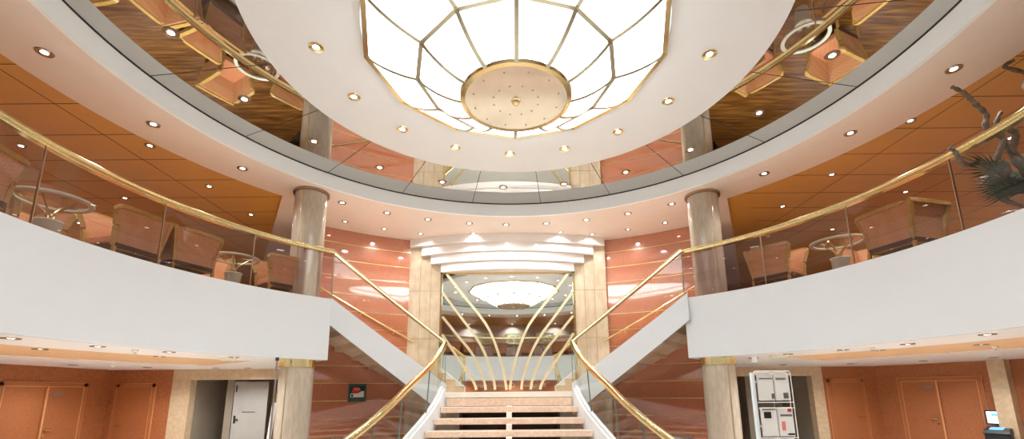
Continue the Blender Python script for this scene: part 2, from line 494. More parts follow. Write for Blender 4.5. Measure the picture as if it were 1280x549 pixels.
# beyond the pilaster the wall goes on in granite
dR = (RB - RA).normalized(); nR = Vector((dR.y, -dR.x)) * 1.0      # into the room
if nR.x > 0: nR = -nR
RC = RA + dR * 3.95
struct(MB().slab(RC, RC + dR * 3.2, -.02 if False else .02, FLOOR, .749).build('wall_right_end', M['red']))
mb = MB()
for h in (.41, .1, -.35, -.8):
    mb.slab(RC + nR * .02, RC + dR * 3.2 + nR * .02, .01, h - .008, h + .008)
struct(mb.build('trim_8', M['joint']))
p0 = RA + dR * 2.80; p1 = RA + dR * 3.14
struct(MB().prism([p0, p1, p1 + nR * .3, p0 + nR * .3], FLOOR, .748).build('trim_9', M['beigeframe']))

# ---- rear lobby wall under the opposite balcony
struct(MB().box(-5.5, 5.5, -1.9, -1.78, FLOOR, .75).build('wall_rear', M['red']))
# upper deck rear wall
struct(MB().box(-9, 9, -5.2, -5.1, DECK, 4.72).build('wall_lounge', M['lounge']))

# ================================================================== COLUMNS
def column(x, y, label):
    t = tag(empty('column', (x, y, FLOOR)), label, 'column', None)
    mb = MB(); mb.lathe([(.35, 0), (.35, 6.53)], 40)
    mb.build('shaft', M['column'], t)
    mb = MB()
    s = -1 if x < 0 else 1
    for a in (250, 290) if x < 0 else (250, 290):
        pass
    a = math.radians(262 if x < 0 else 278)
    mb.box(.351 * math.cos(a) - .006, .351 * math.cos(a) + .006, .351 * math.sin(a) - .006, .351 * math.sin(a) + .006, 0, 6.5)
    mb.build('inlay_strip', M['brassline'], t)
    MB().lathe([(.352, 2.48), (.375, 2.48), (.375, 2.645), (.352, 2.645)], 40).build('brass_collar', M['brass'], t)
    MB().lathe([(.352, 6.50), (.40, 6.50), (.40, 6.555), (.352, 6.555)], 40).build('top_ring', M['bronze'], t)
    return t
column(-4.70, 10.06, 'round travertine column left of the stairs, passing behind the left balcony')
column(4.62, 10.36, 'round travertine column right of the stairs, passing behind the right balcony')

# ================================================================== DOME
DC = (CX, CY)
dome = tag(empty('ceiling_dome', (CX, CY, 4.79)), 'large faceted glowing glass dome with brass ribs hanging in the ceiling', 'ceiling light')
rib_prof = []
def dome_pt(r, z, k, off=0):
    a = math.radians(30 * k + off); return Vector((r * math.sin(a), r * math.cos(a), z - 4.79))
def meridian(u):
    # u 0 rim -> 1 bottom ring, slightly bowed outwards
    A, B, C = ((2.11, 4.74), (1.80, 4.485), (1.385, 4.38)) if u < .5 else ((1.385, 4.38), (1.09, 4.09), (.76, 4.02))
    t = u * 2 if u < .5 else u * 2 - 1
    return tuple((1 - t) ** 2 * a + 2 * t * (1 - t) * b + t * t * c for a, b, c in zip(A, B, C))
for k in range(12):
    for row, (ua, ub) in enumerate(((0.0, .5), (.5, 1.0))):
        vs, fs = [], []
        n = 4
        for i in range(n + 1):
            r, z = meridian(ua + (ub - ua) * i / n)
            for kk in (k, k + 1): vs.append(dome_pt(r, z, kk))
            for kk in (k, k + 1): vs.append(dome_pt(r - .012, z + .02, kk))
        for i in range(n):
            a, b = 4 * i, 4 * i + 4
            fs += [(a, a + 1, b + 1, b), (a + 2, b + 2, b + 3, a + 3)]
        fs += [(0, 2, 3, 1), (4 * n, 4 * n + 1, 4 * n + 3, 4 * n + 2)]
        MB().add(vs, fs).build('glass_panel', M['dome'], dome)
for k in range(12):
    pts = [dome_pt(*meridian(i / 12), k) + Vector((0, 0, -.012)) for i in range(13)]
    MB().tube(pts, rect(.027, .02), smooth=False).build('rib', M['ribmetal'], dome)
mb = MB()
mb.tube([dome_pt(1.385, 4.365, k) for k in range(12)], rect(.03, .02), closed=True, smooth=False)
mb.build('middle_ring', M['ribmetal'], dome)
mb = MB(); mb.tube([dome_pt(2.13, 4.745, k) for k in range(12)], rect(.035, .03), closed=True, smooth=False)
mb.build('outer_rim', M['brass'], dome)
mb = MB(); mb.loft([[tuple(dome_pt(r, z, k)) for k in range(12)] for r, z in ((2.10, 4.745), (2.10, 4.80))], cap=False, smooth=False)
MB().lathe([(0.001, -.79), (.715, -.79), (.715, -.76), (0.001, -.76)], 48).build('bottom_plate', flat('cream_plate', (.66, .58, .47), .12, .5), dome)
MB().lathe([(.71, -.80), (.77, -.79), (.79, -.755), (.77, -.72), (.71, -.74)], 48).build('bottom_ring', M['brass'], dome)
MB().lathe([(.001, -.86), (.03, -.85), (.05, -.825), (.05, -.80), (.07, -.79), (.07, -.785)], 20).build('knob', M['brass'], dome)
for r, n in ((.32, 12), (.6, 12)):
    for k in range(n):
        a = 2 * PI * (k + .5) / n; MB().lathe([(.001, -.80), (.008, -.80), (.011, -.789), (.001, -.789)], 8, (r * math.cos(a), r * math.sin(a))).build('stud', M['bronze'], dome)

# ================================================================== DOWNLIGHTS
ORD = ['first', 'second', 'third', 'fourth', 'fifth', 'sixth', 'seventh', 'eighth', 'ninth', 'tenth', 'eleventh', 'twelfth', 'thirteenth', 'fourteenth', 'fifteenth', 'sixteenth', 'seventeenth', 'eighteenth']
_ring = MB(); _ring.lathe([(.046, -.003), (.082, -.007), (.10, -.012), (.104, 0), (.046, .002)], 28)
_ring_b = _ring.build('trim_ring', M['bronze']); _ring_g = _ring.build('trim_ring', M['brass'])
_len = MB(); _len.lathe([(.001, -.003), (.048, -.003), (.048, .0), (.001, .0)], 24)
_len_o = _len.build('lamp_lens', M['bulb'])
ld = bpy.data.lights.new('downlight_beam', 'SPOT'); ld.energy = SPOT_W; ld.spot_size = math.radians(150); ld.spot_blend = .8
ld.shadow_soft_size = .06; ld.color = (.92, .97, 1.0)
ldw = ld.copy(); ldw.energy = SPOT_W * .6
def downlight(x, y, h, label, group, brass=False, scale=1.0, light=ld):
    t = tag(empty('downlight', (x, y, h)), label, 'downlight', group)
    t.scale = (scale,) * 3
    for src in ((_ring_g if brass else _ring_b), _len_o):
        c = src.copy(); c.location = (0, 0, 0); c.parent = t; col.objects.link(c)
    if light:
        l = bpy.data.objects.new('beam', light); l.parent = t; l.location = (0, 0, -.03); col.objects.link(l)
    return t
# the white disc: sixteen in a circle
for k in range(16):
    a = -92.9 + 22.7 * k if k < 9 else 90 + 180 * (k - 8) / 8
    a = -93.2 + 22.8 * k if k < 9 else 89.2 + 177.6 * (k - 8) / 8
    lab = 'brass rimmed downlight in the white ceiling disc, %s from the left' % ORD[k] if k < 9 else 'brass rimmed downlight in the near half of the white ceiling disc'
    if 9 <= k and abs(((a + 180) % 360) - 180) > 176: continue
    downlight(*pol(2.79, a), 4.758, lab, 'downlights round the glass dome', True, light=ldw)
# the soffit: outer ring
angs = [-91.9, -76.6, -61.3, -41.0, -30.9, -21.2, -11.1, -2.0, 8.0, 17.8, 27.7, 37.7, 57.0, 72.4, 87.7]
for k, a in enumerate(angs):
    downlight(*pol(6.5, a), 4.658, 'recessed downlight in the peach soffit beside the white band, %s from the left' % ORD[k], 'downlights along the soffit edge')
for k, a in enumerate([103, 118, 133, 148, 163, 178, 193, 208, 223, 238, 253]):
    downlight(*pol(6.5, a), 4.658, 'recessed downlight in the soffit of the opposite side, seen in the wall mirror', 'soffit downlights over the opposite balcony', light=ldw)
for k, a in enumerate([-37.0, -28.9, -21.1, -9.5, 10.8, 17.7, 25.5, 33.3]):
    r = 7.72 if abs(a) > 15 else 7.3
    downlight(*pol(r, a), 4.658, 'small downlight in the inner row above the stairs, %s from the left' % ORD[k], 'downlights above the stairs', scale=.85, light=None if abs(a) > 30 else ldw)
for k in range(11):
    a = -92.0 + 17.75 * k
    downlight(*pol(4.84, a), 4.998, 'downlight set in the mirrored ceiling ring, %s from the left' % ORD[k], 'downlights in the mirrored ring', light=None)
LOUNGE = [(sx * x, y) for sx in (-1, 1) for x in (12.0, 15.0, 18.5) for y in (1.5, 5.0, 8.5, 12.0, 15.5)] + [(-9.4, 13.0), (-9.3, 2.5), (-9.3, -.5), (-5.5, -3), (5.5, -3), (9.3, -.5), (9.3, 2.5), (9.6, 13.0), (-3, -4.6), (3, -4.6), (-6.5, -4.6), (6.5, -4.6), (0, -4.7)]
for x, y in LOUNGE:
    downlight(x, y, 4.727, 'small downlight deep in the copper ceiling of the lounge', 'lounge downlights', scale=.85)
# copper ceiling
for k, (x, y) in enumerate([(-6.92, 8.03 - 2.0), (-6.95, 8.03), (-6.96, 9.8), (-6.95, 11.5), (-9.4, 8.0), (-9.4, 10.4), (-9.3, 5.6)]):
    downlight(x, y, 4.727, 'downlight in the copper ceiling over the left balcony, %s of its row' % ORD[k], 'downlights in the left copper ceiling', scale=.85)
for k, (x, y) in enumerate([(7.16, 7.4), (7.16, 9.46), (7.09, 11.23), (9.6, 8.0), (9.6, 10.4), (9.6, 5.6)]):
    downlight(x, y, 4.727, 'downlight in the copper ceiling over the right balcony, %s of its row' % ORD[k], 'downlights in the right copper ceiling', scale=.85)
# lobby
for k, (x, y) in enumerate([(-6.5, 5.9), (-6.31, 6.95), (-5.96, 7.95), (-5.55, 9.15)]):
    downlight(x, y, .748, 'downlight under the rim of the left balcony, %s from the left' % ORD[k], 'downlights under the left balcony rim', scale=.95)
for k, (x, y) in enumerate([(5.70, 9.5), (6.2, 8.6), (6.56, 7.59), (6.6, 6.33)]):
    downlight(x, y, .748, 'downlight under the rim of the right balcony, %s from the left' % ORD[k], 'downlights under the right balcony rim', scale=.95)
for k, (x, y) in enumerate([(-7.74, 7.49), (-7.0, 9.1)]):
    downlight(x, y, .770, 'downlight in the orange recess on the left, %s' % ('farther from the stairs', 'nearer the stairs')[k], 'downlights in the left orange recess')
for k, (x, y) in enumerate([(7.2, 9.0), (8.2, 8.0)]):
    downlight(x, y, .770, 'downlight in the orange recess on the right, %s' % ('nearer the stairs', 'farther from the stairs')[k], 'downlights in the right orange recess')
for k, (x, y) in enumerate([(-10.5, 11.0), (-9.63, 12.15), (-8.21, 12.75), (-7.4, 12.9)]):
    downlight(x, y, .748, 'small lobby downlight before the left doors, %s from the left' % ORD[k], 'lobby downlights on the left', scale=.9)
for k, (x, y) in enumerate([(7.8, 13.3), (9.6, 13.1), (10.77, 12.08), (11.5, 11.0)]):
    downlight(x, y, .748, 'small lobby downlight before the right doors, %s from the left' % ORD[k], 'lobby downlights on the right', scale=.9)
for x in (-3, 0, 3):
    downlight(x, -1.15, .748, 'downlight over the reception wall opposite the stairs', 'downlights over the reception wall', light=ldw)
for o in (_ring_b, _ring_g, _len_o): bpy.data.objects.remove(o)
# sensors and small ceiling fittings
def sensor(x, y, h, label):
    t = tag(empty('smoke_detector', (x, y, h)), label, 'detector')
    MB().lathe([(.001, -.05), (.035, -.045), (.05, -.02), (.05, 0), (.001, 0)], 20).build('sensor_body', M['cream'], t)
    MB().lathe([(.001, -.075), (.012, -.07), (.02, -.05), (.001, -.048)], 12).build('sensor_tip', M['steel'], t)
sensor(-6.17, 7.49, .75, 'small metal sprinkler detector under the left balcony rim')
sensor(6.36, 8.11, .75, 'small metal sprinkler detector under the right balcony rim')
sensor(-9.9, 11.4, .75, 'small dark detector on the lobby ceiling before the left doors')
sensor(8.84, 8.39, .772, 'small metal detector in the right orange recess')
def exit_box(x, y, label):
    t = tag(empty('ceiling_lamp', (x, y, .75)), label, 'emergency lamp')
    MB().box(-.16, .16, -.06, .06, -.05, 0).build('housing', M['cream'], t, bevel=.01)
    MB().box(-.10, .10, -.045, .045, -.065, -.05).build('green_cover', M['exit'], t)
t = tag(empty('junction_box', (5.42, 10.35, .75)), 'small white box fixed to the lobby ceiling right of the right column', 'junction box')
MB().box(-.06, .06, -.05, .05, -.12, 0).build('housing', M['white'], t, bevel=.008)
MB().box(-.11, .11, -.02, .02, -.03, -.005).build('mounting_bar', M['steel'], t)
exit_box(-5.80, 9.35, 'flat pale green emergency lamp under the left balcony')
exit_box(5.62, 9.75, 'flat pale green emergency lamp under the right balcony')

# ================================================================== WALL MIRROR with brass fan
mir = tag(empty('wall_mirror', (PX, 13.5, 0)), 'tall wall mirror above the landing with a fan of brass strips', 'mirror')
MB().box(-1.99, 1.99, -.02, 0, .0, 3.60).build('mirror_glass', M['wallmirror'], mir)
mb = MB()
mb.box(-2.03, -1.97, -.05, 0, 0, 3.62).box(1.97, 2.03, -.05, 0, 0, 3.62).box(-2.03, 2.03, -.05, 0, 3.57, 3.64)
mb.build('mirror_frame', M['brass'], mir)
fans = [[(-1.85, 3.57), (-1.25, 2.79), (-.86, 2.31), (-.54, 1.82), (-.26, 1.09), (-.11, .49), (-.05, .1)],
        [(-1.97, 2.99), (-1.32, 2.13), (-.96, 1.65), (-.67, 1.12), (-.43, .41), (-.38, .1)],
        [(-1.95, 2.25), (-1.55, 1.76), (-1.04, 1.12), (-.73, .44), (-.65, .1)],
        [(-1.95, 1.72), (-1.48, 1.03), (-1.04, .39), (-.92, .1)]]
def smooth_path(P, n=8):
    P = [Vector(p) for p in P]; out = []
    for i in range(len(P) - 1):
        a, b, c, d = P[max(i - 1, 0)], P[i], P[i + 1], P[min(i + 2, len(P) - 1)]
        for j in range(n):
            t = j / n
            out.append(.5 * ((2 * b) + (c - a) * t + (2 * a - 5 * b + 4 * c - d) * t * t + (3 * b - a - 3 * c + d) * t ** 3))
    out.append(P[-1]); return out
for s in (-1, 1):
    for f in fans:
        pts = smooth_path([(s * -x, 0, z) if s > 0 else (x, 0, z) for x, z in f], 6)
        mb = MB(); rings = []
        for i, p in enumerate(pts):
            t = (pts[min(i + 1, len(pts) - 1)] - pts[max(i - 1, 0)]).normalized(); n = Vector((t.z, 0, -t.x)) * .037
            q0, q1 = p - n, p + n
            rings.append([(q0.x, -.045, q0.z), (q1.x, -.045, q1.z), (q1.x, -.02, q1.z), (q0.x, -.02, q0.z)])
        mb.loft(rings, smooth=False).build('brass_strip', M['palebrass'], mir)

# ================================================================== STAIRS
A_IN, A_OUT = 15.6, 41.5
def spol(r, deg, s):
    a = math.radians(deg); return (SX + s * r * math.sin(a), CY - .01 + r * math.cos(a))
def walk(a): return DECK * (a - A_IN) / (A_OUT - A_IN)
def r_in(a): return 5.71 + (6.10 - 5.71) * (a - A_IN) / (A_OUT - A_IN)
def ssec(mb, r0, r1, a0, a1, z0, z1, s, step=1.5, smooth=False):
    n = max(1, int(math.ceil(abs(a1 - a0) / step))); rings = []
    g = lambda v, a: v(a) if callable(v) else v
    for i in range(n + 1):
        a = a0 + (a1 - a0) * i / n
        p, q = spol(g(r0, a), a, s), spol(g(r1, a), a, s)
        r = [(*p, g(z0, a)), (*q, g(z0, a)), (*q, g(z1, a)), (*p, g(z1, a))]
        rings.append(r if s > 0 else r[::-1])
    return mb.loft(rings, False, True, smooth)
for s, nm in ((-1, 'left'), (1, 'right')):
    fl = tag(empty('stair_flight', (0, 0, 0)), 'upper %s stair flight with white stringer rising from landing to %s balcony' % (nm, nm), 'stairs')
    NT = 8; da = (A_OUT - A_IN) / NT; ris = DECK / (NT + 1)
    for i in range(NT):
        a0 = A_IN + i * da
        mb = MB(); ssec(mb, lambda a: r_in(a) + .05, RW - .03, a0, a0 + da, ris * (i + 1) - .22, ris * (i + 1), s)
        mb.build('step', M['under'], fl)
        mb = MB(); ssec(mb, lambda a: r_in(a) + .051, RW - .031, a0 - .15, a0 + da, ris * (i + 1), ris * (i + 1) + .012, s)
        mb.build('tread', M['tread'], fl)
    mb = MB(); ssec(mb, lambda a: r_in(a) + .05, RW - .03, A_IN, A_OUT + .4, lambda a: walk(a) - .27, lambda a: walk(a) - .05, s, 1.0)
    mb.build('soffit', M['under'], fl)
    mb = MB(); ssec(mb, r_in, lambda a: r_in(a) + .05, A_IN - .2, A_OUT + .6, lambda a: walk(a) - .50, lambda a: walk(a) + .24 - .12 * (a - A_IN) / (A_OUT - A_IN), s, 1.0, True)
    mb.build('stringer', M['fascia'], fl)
# landing and the central flight
ctr = tag(empty('staircase', (SX, 11.2, 0)), 'central open-riser stair flight with beige treads and flared white stringers', 'stairs')
PLAN = [(11.2, 1.555), (10.8, 1.60), (10.4, 1.69), (10.0, 1.83), (9.5, 2.03), (9.0, 2.22), (8.5, 2.45), (8.1, 2.68), (7.8, 2.87)]
def half(y):
    P = PLAN
    for (ya, xa), (yb, xb) in zip(P, P[1:]):
        if ya >= y >= yb: return xa + (xb - xa) * (ya - y) / (ya - yb)
    return P[-1][1] if y < P[-1][0] else P[0][1]
def zn(y): return -.63 * (11.2 - y)
land = []
cp = [spol(5.72, A_IN, -1), spol(RW - .04, A_IN, -1), (PX - 2.2, 13.46), (PX + 2.2, 13.46), spol(RW - .04, A_IN, 1), spol(5.72, A_IN, 1)]
lo = tag(MB().prism(cp, -.10, .035).build('stair_landing', M['cream']), 'cream stone landing slab between the three stair flights', 'landing')
MB().box(-1.50, 1.50, -.02, .14, -.30, -.11).build('landing_beam', M['tread'], ctr)
for k in range(7):
    y = -(.38 * (k + 1)); z = -.31 - .24 * k
    w0, w1 = half(11.2 + y) - .02, half(11.2 + y + .42) - .02
    MB().prism([(-w0, y), (w0, y), (w1, y + .42), (-w1, y + .42)], z - .125, z).build('tread', M['tread'], ctr, bevel=.008)
    MB().box(-.055, .065, y + .08, y + .30, z, z + .13 if k else z + .02).build('spine_block', M['cream'], ctr)
yy = [11.2 - .1 * i for i in range(0, 35)]
for s in (-1, 1):
    pts = smooth_path([(SX * 0 + s * (half(y) + .05), y - 11.2, 0) for y, _ in PLAN], 5)
    rings = []
    for p in pts:
        z = zn(p.y + 11.2)
        x0, x1 = (p.x - .06, p.x + .06)
        rings.append([(x0, p.y, z - .34), (x1, p.y, z - .34), (x1, p.y, z + .12), (x0, p.y, z + .12)])
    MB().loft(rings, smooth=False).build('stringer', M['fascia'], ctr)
    # raised shoe that holds the glass
    MB().tube([(p.x + s * .02, p.y, zn(p.y + 11.2) + .14) for p in pts], [(-.035, -.03), (.035, -.03), (.035, .04), (-.035, .04)]).build('glass_shoe', M['fascia'], ctr)

# ---- made-up case for the dark gap and white strips seen through the open risers
cab = tag(empty('stand_in_case', (SX, 12.9, FLOOR)), 'dark stand-in case with white strips behind the central stair', 'cabinet')
MB().box(-1.35, 1.35, .18, .22, 0, 1.75).box(-1.35, -1.3, -.2, .2, 0, 1.75).box(1.3, 1.35, -.2, .2, 0, 1.75).build('carcass', M['darkwood'], cab)
for h in (.5, .85, 1.18, 1.42, 1.66): MB().box(-1.29, 1.29, -.2, .17, h, h + .04).build('white_strip', M['white'], cab)

# ================================================================== BALUSTRADES
RAIL = [(-.045, -.055), (.045, -.055), (.05, -.01), (.047, .035), (.028, .06), (-.028, .06), (-.047, .035), (-.05, -.01)]
def balcony(nm, a0, a1, posts, label):
    t = tag(empty('balcony_balustrade', (0, 0, 0)), label, 'balustrade')
    n = int(abs(a1 - a0) / 2); pts = [(*pol(6.13, a0 + (a1 - a0) * i / n), 3.235) for i in range(n + 1)]
    MB().tube(pts, RAIL).build('handrail', M['brass'], t)
    P = [a0] + posts + [a1]
    for b0, b1 in zip(P, P[1:]):
        lo_, hi = min(b0, b1) + .12, max(b0, b1) - .12
        mb = MB(); sector(mb, 6.136, 6.148, lo_, hi, 2.13, 3.19, 1.5, True); mb.build('glass_panel', M['tint'], t)
    for b in posts + [a0]:
        mb = MB(); sector(mb, 6.13, 6.155, b - .07, b + .07, 2.13, 3.18, 1); mb.build('panel_joint', M['bronze'], t)
    return t
balcony('left', AL, -180, [-59.4, -75.2, -92.5, -109, -125, -141, -157, -171], 'curved brass rail with smoked glass panels along the left balcony')
balcony('right', AR, 179.8, [56.5, 71.9, 87.5, 104, 120, 136, 152, 168], 'curved brass rail with smoked glass panels along the right balcony')
for s, nm in ((-1, 'left'), (1, 'right')):
    t = tag(empty('stair_balustrade', (0, 0, 0)), 'brass handrail over clear glass sweeping down the %s side of the stairs' % nm, 'balustrade')
    up_pts = [(*spol(r_in(a) + .02, a, s), walk(a) + 1.20) for a in [A_OUT + .1 - (A_OUT - A_IN + .1) * i / 16 for i in range(17)]]
    MB().tube(up_pts, [(x * .8, y * .8) for x, y in RAIL]).build('upper_handrail', M['brass'], t)
    low = smooth_path([(SX + s * (half(y)), y, zn(y) + 1.22) for y, _ in PLAN], 5)
    low += [Vector((SX + s * 2.97, 7.66, low[-1].z - .02)), Vector((SX + s * 3.08, 7.60, low[-1].z - .05)), Vector((SX + s * 3.16, 7.62, low[-1].z - .12))]
    MB().tube(low, RAIL).build('lower_handrail', M['brass'], t)
    NP = 4
    for i in range(NP):
        b0 = A_IN + (A_OUT - A_IN) * i / NP + .1; b1 = A_IN + (A_OUT - A_IN) * (i + 1) / NP - .1
        mb = MB(); ssec(mb, lambda a: r_in(a) + .018, lambda a: r_in(a) + .028, b0, b1, lambda a: walk(a) + .10, lambda a: walk(a) + 1.16, s, 1, True)
        mb.build('glass_panel', M['clear'], t)
    for i in range(NP + 1):
        b = A_IN + (A_OUT - A_IN) * i / NP
        if i in (0, NP):
            mb = MB(); ssec(mb, lambda a: r_in(a) + .014, lambda a: r_in(a) + .032, b - .05, b + .05, lambda a: walk(a) + .2, lambda a: walk(a) + 1.15, s, 1)
            mb.build('glass_edge', M['glassedge'], t)
    gy = [11.17, 10.25, 9.3, 8.55, 7.85]
    for y0, y1 in zip(gy, gy[1:]):
        rings = []; n = 8
        for i in range(n + 1):
            y = y0 - .02 + (y1 - y0 + .04) * i / n; x = SX + s * (half(y) + .06)
            xt = SX + s * half(y)
            rings.append([(x - .005, y, zn(y) + .15), (x + .005, y, zn(y) + .15), (xt + .005, y, zn(y) + 1.17), (xt - .005, y, zn(y) + 1.17)])
        MB().loft(rings).build('glass_panel', M['clear'], t)
        y = y1; x = SX + s * (half(y) + .06); xt = SX + s * half(y)
        if y1 > 8: MB().loft([[(x - .012, y - .008, zn(y) + .15), (x + .012, y - .008, zn(y) + .15), (x + .012, y + .008, zn(y) + .15), (x - .012, y + .008, zn(y) + .15)],
                   [(xt - .012, y - .008, zn(y) + 1.17), (xt + .012, y - .008, zn(y) + 1.17), (xt + .012, y + .008, zn(y) + 1.17), (xt - .012, y + .008, zn(y) + 1.17)]], smooth=False).build('glass_edge', M['glassedge'], t)
    # slim wall handrail
    w_ = tag(empty('wall_handrail', (0, 0, 0)), 'slim brass handrail on brackets along the red wall, %s flight' % nm, 'handrail')
    hp = [(*spol(RW - .11, a, s), 1.20 + walk(a) * .93) for a in [39 - 22.5 * i / 16 for i in range(17)]]
    MB().tube(hp, circ(.028)).build('rail', M['brass'], w_)
    for a in (36.5, 30.5, 24.0, 18.0):
        q = spol(RW - .11, a, s); r_ = spol(RW if a > 20 else RW - .02, a, s); z = 1.20 + walk(a) * .93
        MB().tube([(q[0], q[1], z - .02), ((q[0] + r_[0]) / 2, (q[1] + r_[1]) / 2, z - .09), (r_[0], r_[1], z - .10)], circ(.012, 8)).build('bracket', M['brass_dull'], w_)

# ================================================================== TABLES AND CHAIRS ON THE BALCONY
def make_table():
    t = empty('cafe_table', (0, 0, 0), world=False)
    MB().lathe([(.001, .700), (.39, .700), (.39, .712), (.001, .712)], 40).build('table_top', M['clear'], t)
    MB().lathe([(.385, .690), (.455, .690), (.46, .706), (.455, .722), (.385, .722)], 40).build('frosted_rim', M['frost'], t)
    MB().lathe([(.001, 0), (.12, 0), (.15, .36), (.165, .38), (.16, .40), (.13, .40), (.001, .39)], 28).build('pedestal', M['frost'], t)
    for k in range(4):
        a = k * PI / 2 + .4
        pts = smooth_path([(.05 * math.cos(a), .05 * math.sin(a), .39), (.05 * math.cos(a), .05 * math.sin(a), .50), (.14 * math.cos(a), .14 * math.sin(a), .60), (.27 * math.cos(a), .27 * math.sin(a), .695)], 4)
        MB().tube(pts, circ(.014, 8)).build('support_rod', M['brass'], t)
    MB().lathe([(.001, .47), (.055, .47), (.055, .49), (.001, .49)], 16).build('hub', M['brass'], t)
    return t

def make_chair():
    t = empty('lounge_chair', (0, 0, 0), world=False)
    W, D0, D1 = .38, -.36, .40
    side = smooth_path([(D0, .88), (-.05, .885), (.22, .88), (.40, .86), (.385, .72), (.345, .55), (.33, .40), (.33, .24)], 4)
    side = [Vector(p) for p in side]
    def P(sx, y, z):     # panels flare outwards towards the top
        f = .10 * max(0, (z - .2) / .7) ** 2.2
        return (sx * (W - .06 + f), y - (f if y <= D0 + .001 else 0), z)
    for sx in (-1, 1):
        outl = [(D0, .24)] + [(p.x, p.y) for p in side]
        # inner fabric
        n = len(outl)
        vs = [P(sx, y, z) for y, z in outl]; th = Vector((-sx * .05, 0, 0))
        vs2 = [tuple(Vector(v) + th) for v in vs]
        vo = [tuple(Vector(v) + Vector((sx * .012, 0, 0))) for v in vs]
        f1 = tuple(range(n)); f2 = tuple(range(n, 2 * n))[::-1]
        fs = [f1, f2] + [(i, n + i, n + (i + 1) % n, (i + 1) % n) for i in range(n)]
        sp_ = MB().add(vo + vs2, fs).build('side_panel', M['uph'], t)
        loop = [P(sx, y, z) for y, z in outl]
        MB().tube([tuple(Vector(p) + Vector((-sx * .014, 0, 0))) for p in loop], rect(.036, .034), closed=True, smooth=False).build('side_frame', M['wood'], sp_)
    def Q(x, z):
        f = .10 * max(0, (z - .2) / .7) ** 2.2
        return (x * (W - .06 + f), D0 - f, z)
    g = [(x, z) for z in (.24, .45, .66, .88) for x in (-1, -.5, 0, .5, 1)]
    vs = [Q(x, z) for x, z in g] + [tuple(Vector(Q(x, z)) + Vector((0, .06, 0))) for x, z in g]
    fs = []
    for r in range(3):
        for c in range(4):
            i = r * 5 + c; fs += [(i, i + 1, i + 6, i + 5), (20 + i, 25 + i, 26 + i, 21 + i)]
    fs += [(15 + c, 16 + c, 36 + c, 35 + c) for c in range(4)] + [(c, 20 + c, 21 + c, 1 + c) for c in range(4)]
    bp_ = MB().add(vs, fs).build('back_panel', M['uph'], t)
    MB().tube([Q(-1, .24), Q(-1, .45), Q(-1, .66), Q(-1, .88), Q(0, .885), Q(1, .88), Q(1, .66), Q(1, .45), Q(1, .24)], rect(.036, .036), closed=True, smooth=False).build('back_frame', M['wood'], bp_)
    MB().box(-.33, .33, -.36, .34, .30, .43).build('seat_cushion', M['seat'], t, bevel=.03)
    MB().box(-.35, .35, -.40, .33, .22, .30).build('seat_base', M['darkwood'], t)
    for x in (-.34, .34):
        for y in (-.38, .34):
            MB().box(x - .022, x + .022, y - .022, y + .022, 0, .24).build('leg', M['wood'], t)
    return t

tproto, cproto = make_table(), make_chair()
used_t = used_c = False
def put_table(r, a, label, group):
    global used_t
    o = tproto if not used_t else copy_tree(tproto); used_t = True
    x, y = pol(r, a); o.location = (x, y, DECK + EYE); tag(o, label, 'table', group)
def put_chair(r, a, look, label, group):
    """look: +1 faces towards larger angles, -1 towards smaller, 0 towards the atrium centre"""
    global used_c
    o = cproto if not used_c else copy_tree(cproto); used_c = True
    x, y = pol(r, a); o.location = (x, y, DECK + EYE)
    ar = math.radians(a)
    if look == 0: d = Vector((-math.sin(ar), -math.cos(ar)))
    else: d = Vector((math.cos(ar), -math.sin(ar))) * look
    o.rotation_euler = (0, 0, math.atan2(-d.x, d.y)); tag(o, label, 'chair', group)
GL, GR, GB = 'armchairs on the left balcony', 'armchairs on the right balcony', 'armchairs on the opposite balcony'
put_table(6.66, -86.4, 'round glass cafe table on the left balcony, farther from the column', 'glass cafe tables')
put_table(6.66, -60.0, 'round glass cafe table on the left balcony, nearer the column', 'glass cafe tables')
put_table(6.64, 67.0, 'round glass cafe table on the right balcony between two armchairs', 'glass cafe tables')
put_chair(6.66, -96.8, 1, 'quilted armchair with wooden frame at the left edge, beyond the glass table', GL)
put_chair(6.66, -77.3, -1, 'left one of two quilted armchairs standing back to back behind the smoked glass', GL)
put_chair(6.66, -68.2, 1, 'right one of two quilted armchairs standing back to back behind the smoked glass', GL)
put_chair(6.66, -51.8, -1, 'quilted armchair beside the left column, facing the glass table', GL)
put_chair(7.75, -82.5, 0, 'quilted armchair behind the farther glass table of the left balcony', GL)
put_chair(7.75, -60.5, 0, 'quilted armchair behind the nearer glass table of the left balcony', GL)
put_chair(6.66, -105.8, -1, 'quilted armchair on the left balcony seen only in the mirrored ceiling', GL)
put_chair(6.64, 76.4, -1, 'large quilted armchair of the right balcony, between table and palm', GR)
put_chair(6.64, 56.9, 1, 'quilted armchair of the right balcony, nearer the right column', GR)
put_chair(7.9, 65.5, 0, 'quilted armchair behind the glass table of the right balcony', GR)
put_table(6.64, 112, 'round glass cafe table on the right balcony beyond the palm', 'glass cafe tables')
put_chair(6.64, 103.5, 1, 'quilted armchair beyond the palm planter, facing away from it', GR)
put_chair(6.64, 121, -1, 'quilted armchair beyond the palm planter, facing it', GR)
for k, a in enumerate((138, 164, 196, 222)):
    put_table(6.64, a, 'round glass table on the opposite balcony, %s from the left in the mirror' % ORD[k], 'glass tables on the opposite balcony')
    put_chair(6.64, a - 8.3, 1, 'armchair left of the %s table on the opposite balcony' % ORD[k], GB)
    put_chair(6.64, a + 8.3, -1, 'armchair right of the %s table on the opposite balcony' % ORD[k], GB)
